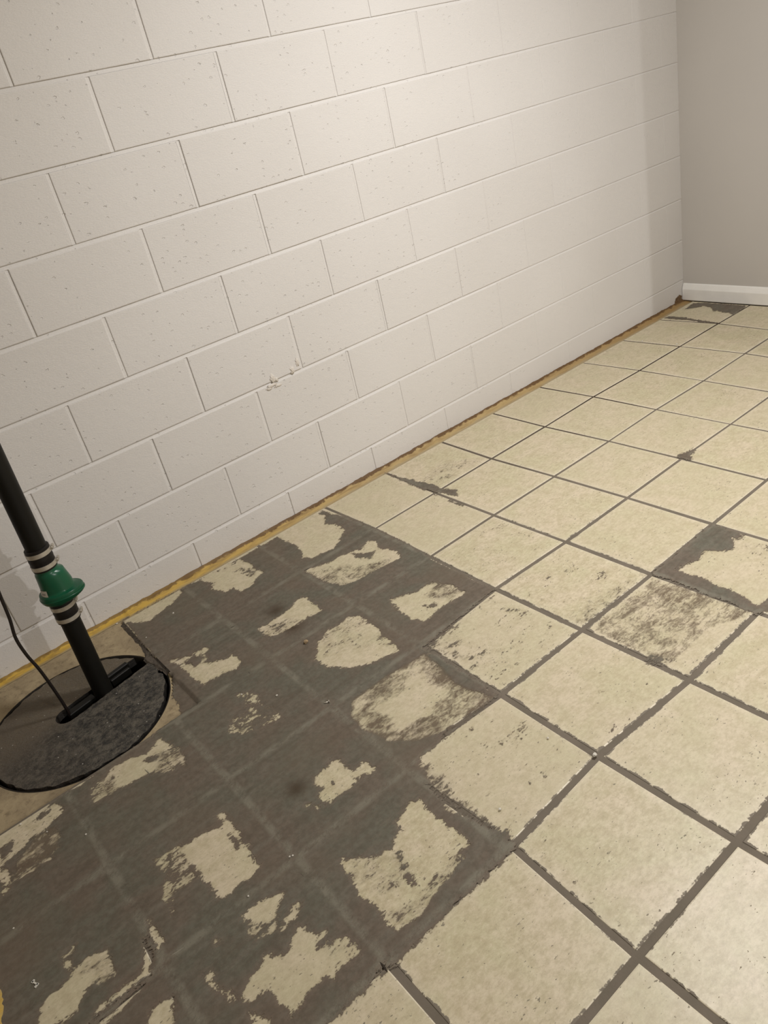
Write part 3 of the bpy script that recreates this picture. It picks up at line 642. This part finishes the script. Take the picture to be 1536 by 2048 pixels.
# ---------------------------------------------------------------- sump: basin, lid with slot, foam, pipe, cord
def tube(path, rad, seg, closed=False, caps=True):
    v = []; f = []; n = len(path)
    up = Vector((0, 1, 0)); prev = None
    for i, p in enumerate(path):
        p = Vector(p); d = (Vector(path[min(n - 1, i + 1)]) - Vector(path[max(0, i - 1)])).normalized()
        a = d.cross(up if prev is None else prev).normalized() if prev is None else (prev - d * prev.dot(d)).normalized()
        if prev is None: a = d.cross(up).normalized()
        prev = a; b = d.cross(a)
        r = rad[i] if isinstance(rad, (list, tuple)) else rad
        for k in range(seg):
            t = 2 * math.pi * k / seg; q = p + (a * math.cos(t) + b * math.sin(t)) * r; v.append(tuple(q))
    for i in range(n - 1):
        for k in range(seg):
            f.append((i * seg + k, i * seg + (k + 1) % seg, (i + 1) * seg + (k + 1) % seg, (i + 1) * seg + k))
    if caps: f += [tuple(range(seg))[::-1], tuple(range((n - 1) * seg, n * seg))]
    return v, f
SD = Vector((.982, .187)); SN = Vector((-.187, .982)); SL0 = Vector((-.418, -.356)); SHW = .034
def sump():
    # basin
    n = 72; v = []; f = []
    prof = [(HOLE - .001, SLAB - .0005), (HOLE - .0045, SLAB - .001), (HOLE - .006, SLAB - .02), (HOLE - .010, -.14), (HOLE - .02, -.45), (0.001, -.45)]
    for r, z in prof:
        for i in range(n): v.append((r * math.cos(2 * math.pi * i / n), r * math.sin(2 * math.pi * i / n), z))
    for k in range(len(prof) - 1):
        for i in range(n): f.append((k * n + i, k * n + (i + 1) % n, (k + 1) * n + (i + 1) % n, (k + 1) * n + i))
    b = obj('sump_basin', v, f, M['pit'], FL, smooth=True, loc=(*LIDC, 0))
    b['label'] = 'black sump basin wall sunk under the slotted cover'
    # lid outline: circle broken by the slot that runs out through the rim
    rs = np.random.RandomState(3)
    c = Vector(LIDC)
    def rimr(t): return LIDR + .0035 * math.sin(t * 5 + 1) + .002 * math.sin(t * 17) + .0015 * math.sin(t * 41 + 2) + (-.007 if abs(t - .05) < .14 else 0)
    out = []
    # slot edges meet the rim
    def hit(side):
        o = SL0 + SN * SHW * side - c; bq = o.dot(SD); cc = o.dot(o) - LIDR ** 2
        return SL0 + SN * SHW * side + SD * (-bq + math.sqrt(bq * bq - cc))
    A = hit(1); Bp = hit(-1)
    ta = math.atan2((A - c).y, (A - c).x); tb = math.atan2((Bp - c).y, (Bp - c).x)
    if tb < ta: tb += 2 * math.pi
    N = 180
    for i in range(N + 1):
        t = ta + (tb - ta) * i / N; tt = (t + math.pi) % (2 * math.pi) - math.pi
        r = rimr(tt) + rs.uniform(-.0009, .0009); out.append(c + Vector((math.cos(t), math.sin(t))) * r)
    m_ = 24
    for i in range(1, m_): out.append(Bp.lerp(SL0 - SN * SHW, i / m_) + SN * rs.uniform(-.0015, .0015))
    for i in range(0, 13):
        t = -math.pi / 2 - math.pi * i / 12
        out.append(SL0 + SD * math.cos(t) * SHW + SN * math.sin(t) * SHW)
    for i in range(1, m_): out.append((SL0 + SN * SHW).lerp(A, i / m_) + SN * rs.uniform(-.002, .002))
    root = empty('sump_cover', (*LIDC, SLAB))
    tag(root, 'round black slotted sump cover, dusty and set flush in the concrete floor', 'cover')
    bm = bmesh.new(); vs = [bm.verts.new((p.x - c.x, p.y - c.y, 0)) for p in out]
    face = bm.faces.new(vs); face.normal_update()
    if face.normal.z < 0: face.normal_flip()
    r = bmesh.ops.inset_region(bm, faces=[face], thickness=.003, depth=0)
    inner = [v_ for v_ in face.verts]
    for v_ in inner: v_.co.z = .0025
    bmesh.ops.triangulate(bm, faces=[face])
    # skirt
    low = [bm.verts.new((v_.co.x, v_.co.y, -.022)) for v_ in vs]
    for i in range(len(vs)):
        k = (i + 1) % len(vs); bm.faces.new((vs[i], low[i], low[k], vs[k]))
    bmesh.ops.recalc_face_normals(bm, faces=bm.faces)
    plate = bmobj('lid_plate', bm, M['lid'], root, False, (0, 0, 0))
    def blk(name, s0, s1, n0, n1, z0, z1, mat):
        vv = []
        for z, ins in ((z0, 0), (z1 - .002, 0), (z1, .002)):
            for s, nn in ((s0 + ins, n0 + ins), (s1 - ins, n0 + ins), (s1 - ins, n1 - ins), (s0 + ins, n1 - ins)):
                p = SL0 + SD * s + SN * nn - c; vv.append((p.x, p.y, z))
        ff = [(8, 9, 10, 11), (3, 2, 1, 0)]
        for k in range(2):
            for i in range(4): ff.append((k * 4 + i, k * 4 + (i + 1) % 4, k * 4 + 4 + (i + 1) % 4, k * 4 + 4 + i))
        return obj(name, vv, ff, mat, root)
    blk('slot_rail', .150, .222, .015, .031, -.012, .014, M['abs'])
    blk('slot_rail', .150, .215, -.002, .010, -.014, .008, M['abs'])
    blk('slot_rail', .005, .090, -.004, .022, -.020, -.001, M['abs'])
    return root
LIDO = sump()

def valve_pipe():
    p0 = Vector((-.303, -.340, 0)); ax = Vector((.027, 0, 1)).normalized()
    root = empty('discharge_pipe', p0 + ax * -.1)
    tag(root, 'black sump discharge pipe with green check valve rising from the lid slot', 'pipe')
    L = root.location
    D1 = Vector((.90, -.43, 0)); D2 = Vector((.43, .90, 0))
    def at(z): return p0 + ax * z - L
    def rings(name, spec, mat, parent, seg=40, smooth=True):   # spec: z, left radius, right radius, depth
        v = []; f = []
        for z, rl, rr, rd in spec:
            c = at(z)
            for k in range(seg):
                t = 2 * math.pi * k / seg; ct = math.cos(t); st = math.sin(t)
                q = c + D1 * ct * (rr if ct > 0 else rl) + D2 * st * rd
                v.append(tuple(q))
        n = len(spec)
        for i in range(n - 1):
            for k in range(seg): f.append((i * seg + k, i * seg + (k + 1) % seg, (i + 1) * seg + (k + 1) % seg, (i + 1) * seg + k))
        f += [tuple(range(seg))[::-1], tuple(range((n - 1) * seg, n * seg))]
        o = obj(name, v, f, mat, parent, smooth)
        if smooth:
            md = o.modifiers.new('split', 'EDGE_SPLIT'); md.split_angle = math.radians(50)
        return o
    R = .0275
    rings('lower_pipe', [(-.1, R, R, R), (.27, R, R, R)], M['abs'], root)
    rings('upper_pipe', [(.47, R, R, R), (2.34, R, R, R)], M['abs'], root)
    for zc, h in ((.287, .033), (.457, .033)):
        r = .0325
        cp = rings('rubber_coupling', [(zc - h, r - .003, r - .003, r - .003), (zc - h + .002, r, r, r), (zc - .004, r, r, r), (zc, r + .0008, r + .0008, r + .0008), (zc + .004, r, r, r), (zc + h - .002, r, r, r), (zc + h, r - .003, r - .003, r - .003)], M['rubber'], root)
        for zz in (zc - .020, zc + .018):
            rr = r + .0012
            cl = rings('hose_clamp', [(zz - .006, r, r, r), (zz - .006, rr, rr, rr), (zz + .006, rr, rr, rr), (zz + .006, r, r, r)], M['steel'], cp)
            # screw housing
            c = at(zz) + D1 * (r + .004) + D2 * .010
            v, f = [], []
            bm = bmesh.new(); bmesh.ops.create_cube(bm, size=1)
            for q in bm.verts: q.co = Vector((q.co.x * .007, q.co.y * .014, q.co.z * .010))
            bmesh.ops.bevel(bm, geom=bm.edges[:], offset=.0012, segments=2, affect='EDGES')
            # screw shank and head lie along the band
            r1 = bmesh.ops.create_cone(bm, segments=12, radius1=.003, radius2=.003, depth=.022, cap_ends=True, matrix=Matrix.Rotation(math.pi / 2, 4, 'X'))
            r2 = bmesh.ops.create_cone(bm, segments=6, radius1=.0042, radius2=.0042, depth=.005, cap_ends=True, matrix=Matrix.Translation((0, -.012, 0)) @ Matrix.Rotation(math.pi / 2, 4, 'X'))
            an = math.atan2(D1.y, D1.x); bmesh.ops.rotate(bm, verts=bm.verts, matrix=Matrix.Rotation(an, 3, 'Z'))
            hs = bmobj('clamp_screw', bm, M['steel'], cp); hs.location = c
    spec = [(.306, .031, .031, .031), (.318, .032, .033, .032), (.322, .036, .046, .036), (.327, .043, .060, .043), (.333, .0465, .070, .0465), (.342, .0470, .0735, .0470), (.3505, .0460, .0735, .0460), (.3530, .0450, .0720, .0450), (.3545, .0395, .060, .041),
            (.3565, .0370, .0540, .0385), (.362, .036, .052, .038), (.375, .035, .051, .037), (.392, .034, .047, .036), (.404, .0335, .044, .035), (.412, .0335, .042, .034), (.416, .0325, .034, .0325), (.420, .031, .032, .031), (.436, .031, .031, .031)]
    vb = rings('check_valve', spec, M['green'], root, 56)
    # raised rim bead on the flange
    rings('valve_rim', [(.3375, .0475, .0745, .0475), (.339, .0485, .0755, .0485), (.3415, .0485, .0755, .0485), (.343, .0475, .0745, .0475)], M['green'], vb, 56)
    # two rib lugs up the body
    # sticker wrapped on the left of the body
    def wrap(name, t0, t1, z0, z1, off, mat):
        v = []; f = []; n = 10
        for i in range(n + 1):
            t = t0 + (t1 - t0) * i / n; ct, st = math.cos(t), math.sin(t)
            for z, rl, rr, rd in ((z0, .0372, .0560, .0388), (z1, .0350, .051, .037)):
                q = at(z) + D1 * ct * ((rr if ct > 0 else rl) + off) + D2 * st * (rd + off); v.append(tuple(q))
        for i in range(n): f.append((2 * i, 2 * i + 2, 2 * i + 3, 2 * i + 1))
        return obj(name, v, f, mat, vb, True)
    a0 = math.radians(205)
    wrap('white_label', a0, a0 + .78, .3555, .3735, .0010, M['sticker'])
    wrap('faded_print', a0 + .25, a0 + .62, .3620, .3665, .0014, M['ink'])
valve_pipe()

def cord():
    pts = [(-.405, -.300, 2.30), (-.405, -.31, 1.5), (-.400, -.33, .95), (-.402, -.345, .60), (-.410, -.35, .50), (-.420, -.35, .417), (-.427, -.35, .345), (-.437, -.35, .285), (-.434, -.35, .225), (-.424, -.35, .165), (-.417, -.35, .09), (-.413, -.352, .02), (-.413, -.352, -.06)]
    P = [Vector(p) for p in pts]; path = []
    for i in range(len(P) - 1):
        a, b, c, d = P[max(0, i - 1)], P[i], P[i + 1], P[min(len(P) - 1, i + 2)]
        for k in range(8):
            t = k / 8; path.append(.5 * ((2 * b) + (c - a) * t + (2 * a - 5 * b + 4 * c - d) * t * t + (3 * b - a - 3 * c + d) * t ** 3))
    path.append(P[-1]); base = Vector((-.413, -.352, -.06))
    v, f = tube([p - base for p in path], .0045, 12)
    o = obj('power_cord', v, f, M['cord'], smooth=True, loc=base)
    tag(o, 'thin black power cord curving down beside the pipe into the lid slot', 'cord')
cord()

# ---------------------------------------------------------------- bits lying on the floor
def crumb(name, xy, s, mat, label, cat, group=None, seed=0, flat=.7, z=.0012):
    rs = random.Random(seed); bm = bmesh.new(); bmesh.ops.create_icosphere(bm, subdivisions=2, radius=1)
    for q in bm.verts: q.co = Vector((q.co.x * s, q.co.y * s * .8, q.co.z * s * flat)) * rs.uniform(.72, 1.15)
    mz = min(q.co.z for q in bm.verts)
    for q in bm.verts: q.co.z -= mz
    o = bmobj(name, bm, mat, None, False, (xy[0] / 1000, xy[1] / 1000, z)); tag(o, label, cat, group); return o
crumb('pebble', SPOTS['pebble'], .0075, M['crumb'], 'tan pebble lying on dark mortar beside the large pale patch', 'pebble', seed=1)
crumb('mortar_chip', SPOTS['chip'], .006, M['white'], 'larger white mortar chip at a grout crossing between clean beige tiles', 'chip', seed=2, z=.0005)
CL = ['tiny white crumb on dark mortar, topmost near the yellow strip', 'tiny white crumb on dark mortar beside the broken tile edge',
      'tiny white crumb on bare concrete between the pipe and the yellow strip', 'tiny white crumb at a mortar joint crossing, right one of a pair',
      'tiny white crumb on mortar under the square pale patch', 'tiny white crumb on a clean tile, left of the grout crossing with the chip',
      'tiny white crumb on mortar right above the speckled pale patch', 'tiny white crumb on mortar left above the speckled pale patch',
      'tiny white crumb on the long pale patch below the sump cover', 'tiny white crumb on brownish mortar below the sump cover',
      'tiny white crumb at the tile edge below the left of the sump cover', 'white crumb on the far tile beside the yellow strip near the corner',
      'white crumb at a far grout crossing near the corner', 'tiny white crumb at a mortar joint crossing, left one of a pair',
      'tiny white crumb on dark mortar at the left border of the view', 'tiny white crumb on the mottled tile near the large joint crossing']
for i, q in enumerate(SPOTS['crumbs']):
    inslab = (q[0] < -130 and q[1] > -650)
    far = q[0] > 1000
    crumb('white_crumb', q, .0045 if far else random.Random(i).uniform(.0020, .0034), M['white'], CL[i], 'crumb', 'white crumbs scattered on the floor', seed=20 + i, z=SLAB if inslab else .0014 if not far else .0004)
def screw():
    root = empty('metal_screw', (SPOTS['screw'][0] / 1000, SPOTS['screw'][1] / 1000, .0016)); root.rotation_euler = (0, 0, 2.6)
    tag(root, 'small shiny metal screw lying on the mortar at a joint crossing', 'screw')
    v, f = tube([(0, 0, .0028), (.010, 0, .0022), (.013, 0, .0018)], [.0017, .0014, .0003], 10); obj('shank', v, f, M['steel'], root, True)
    v, f = tube([(-.0028, 0, .0042), (-.0018, 0, .0040), (0, 0, .0036)], [.0036, .0036, .0016], 14); obj('screw_head', v, f, M['steel'], root, True)
screw()
def spacer():
    x, y = SPOTS['spacer']; v = []; f = []
    for (a, b, cx, cy) in ((.008, .0015, 0, 0), (.0018, .0045, .007, -.002), (.0018, .0035, -.007, .001)):
        bv, bf = boxmesh(cx - a, cx + a, cy - b, cy + b, 0, .002); k = len(v); v += bv; f += [tuple(i + k for i in q) for q in bf]
    o = obj('tile_spacer', v, f, M['white'], loc=(x / 1000, y / 1000, .0022)); o.rotation_euler = (0, 0, -1.15)
    tag(o, 'bent white plastic tile spacer on dark mortar near the lower left', 'tile spacer')
spacer()
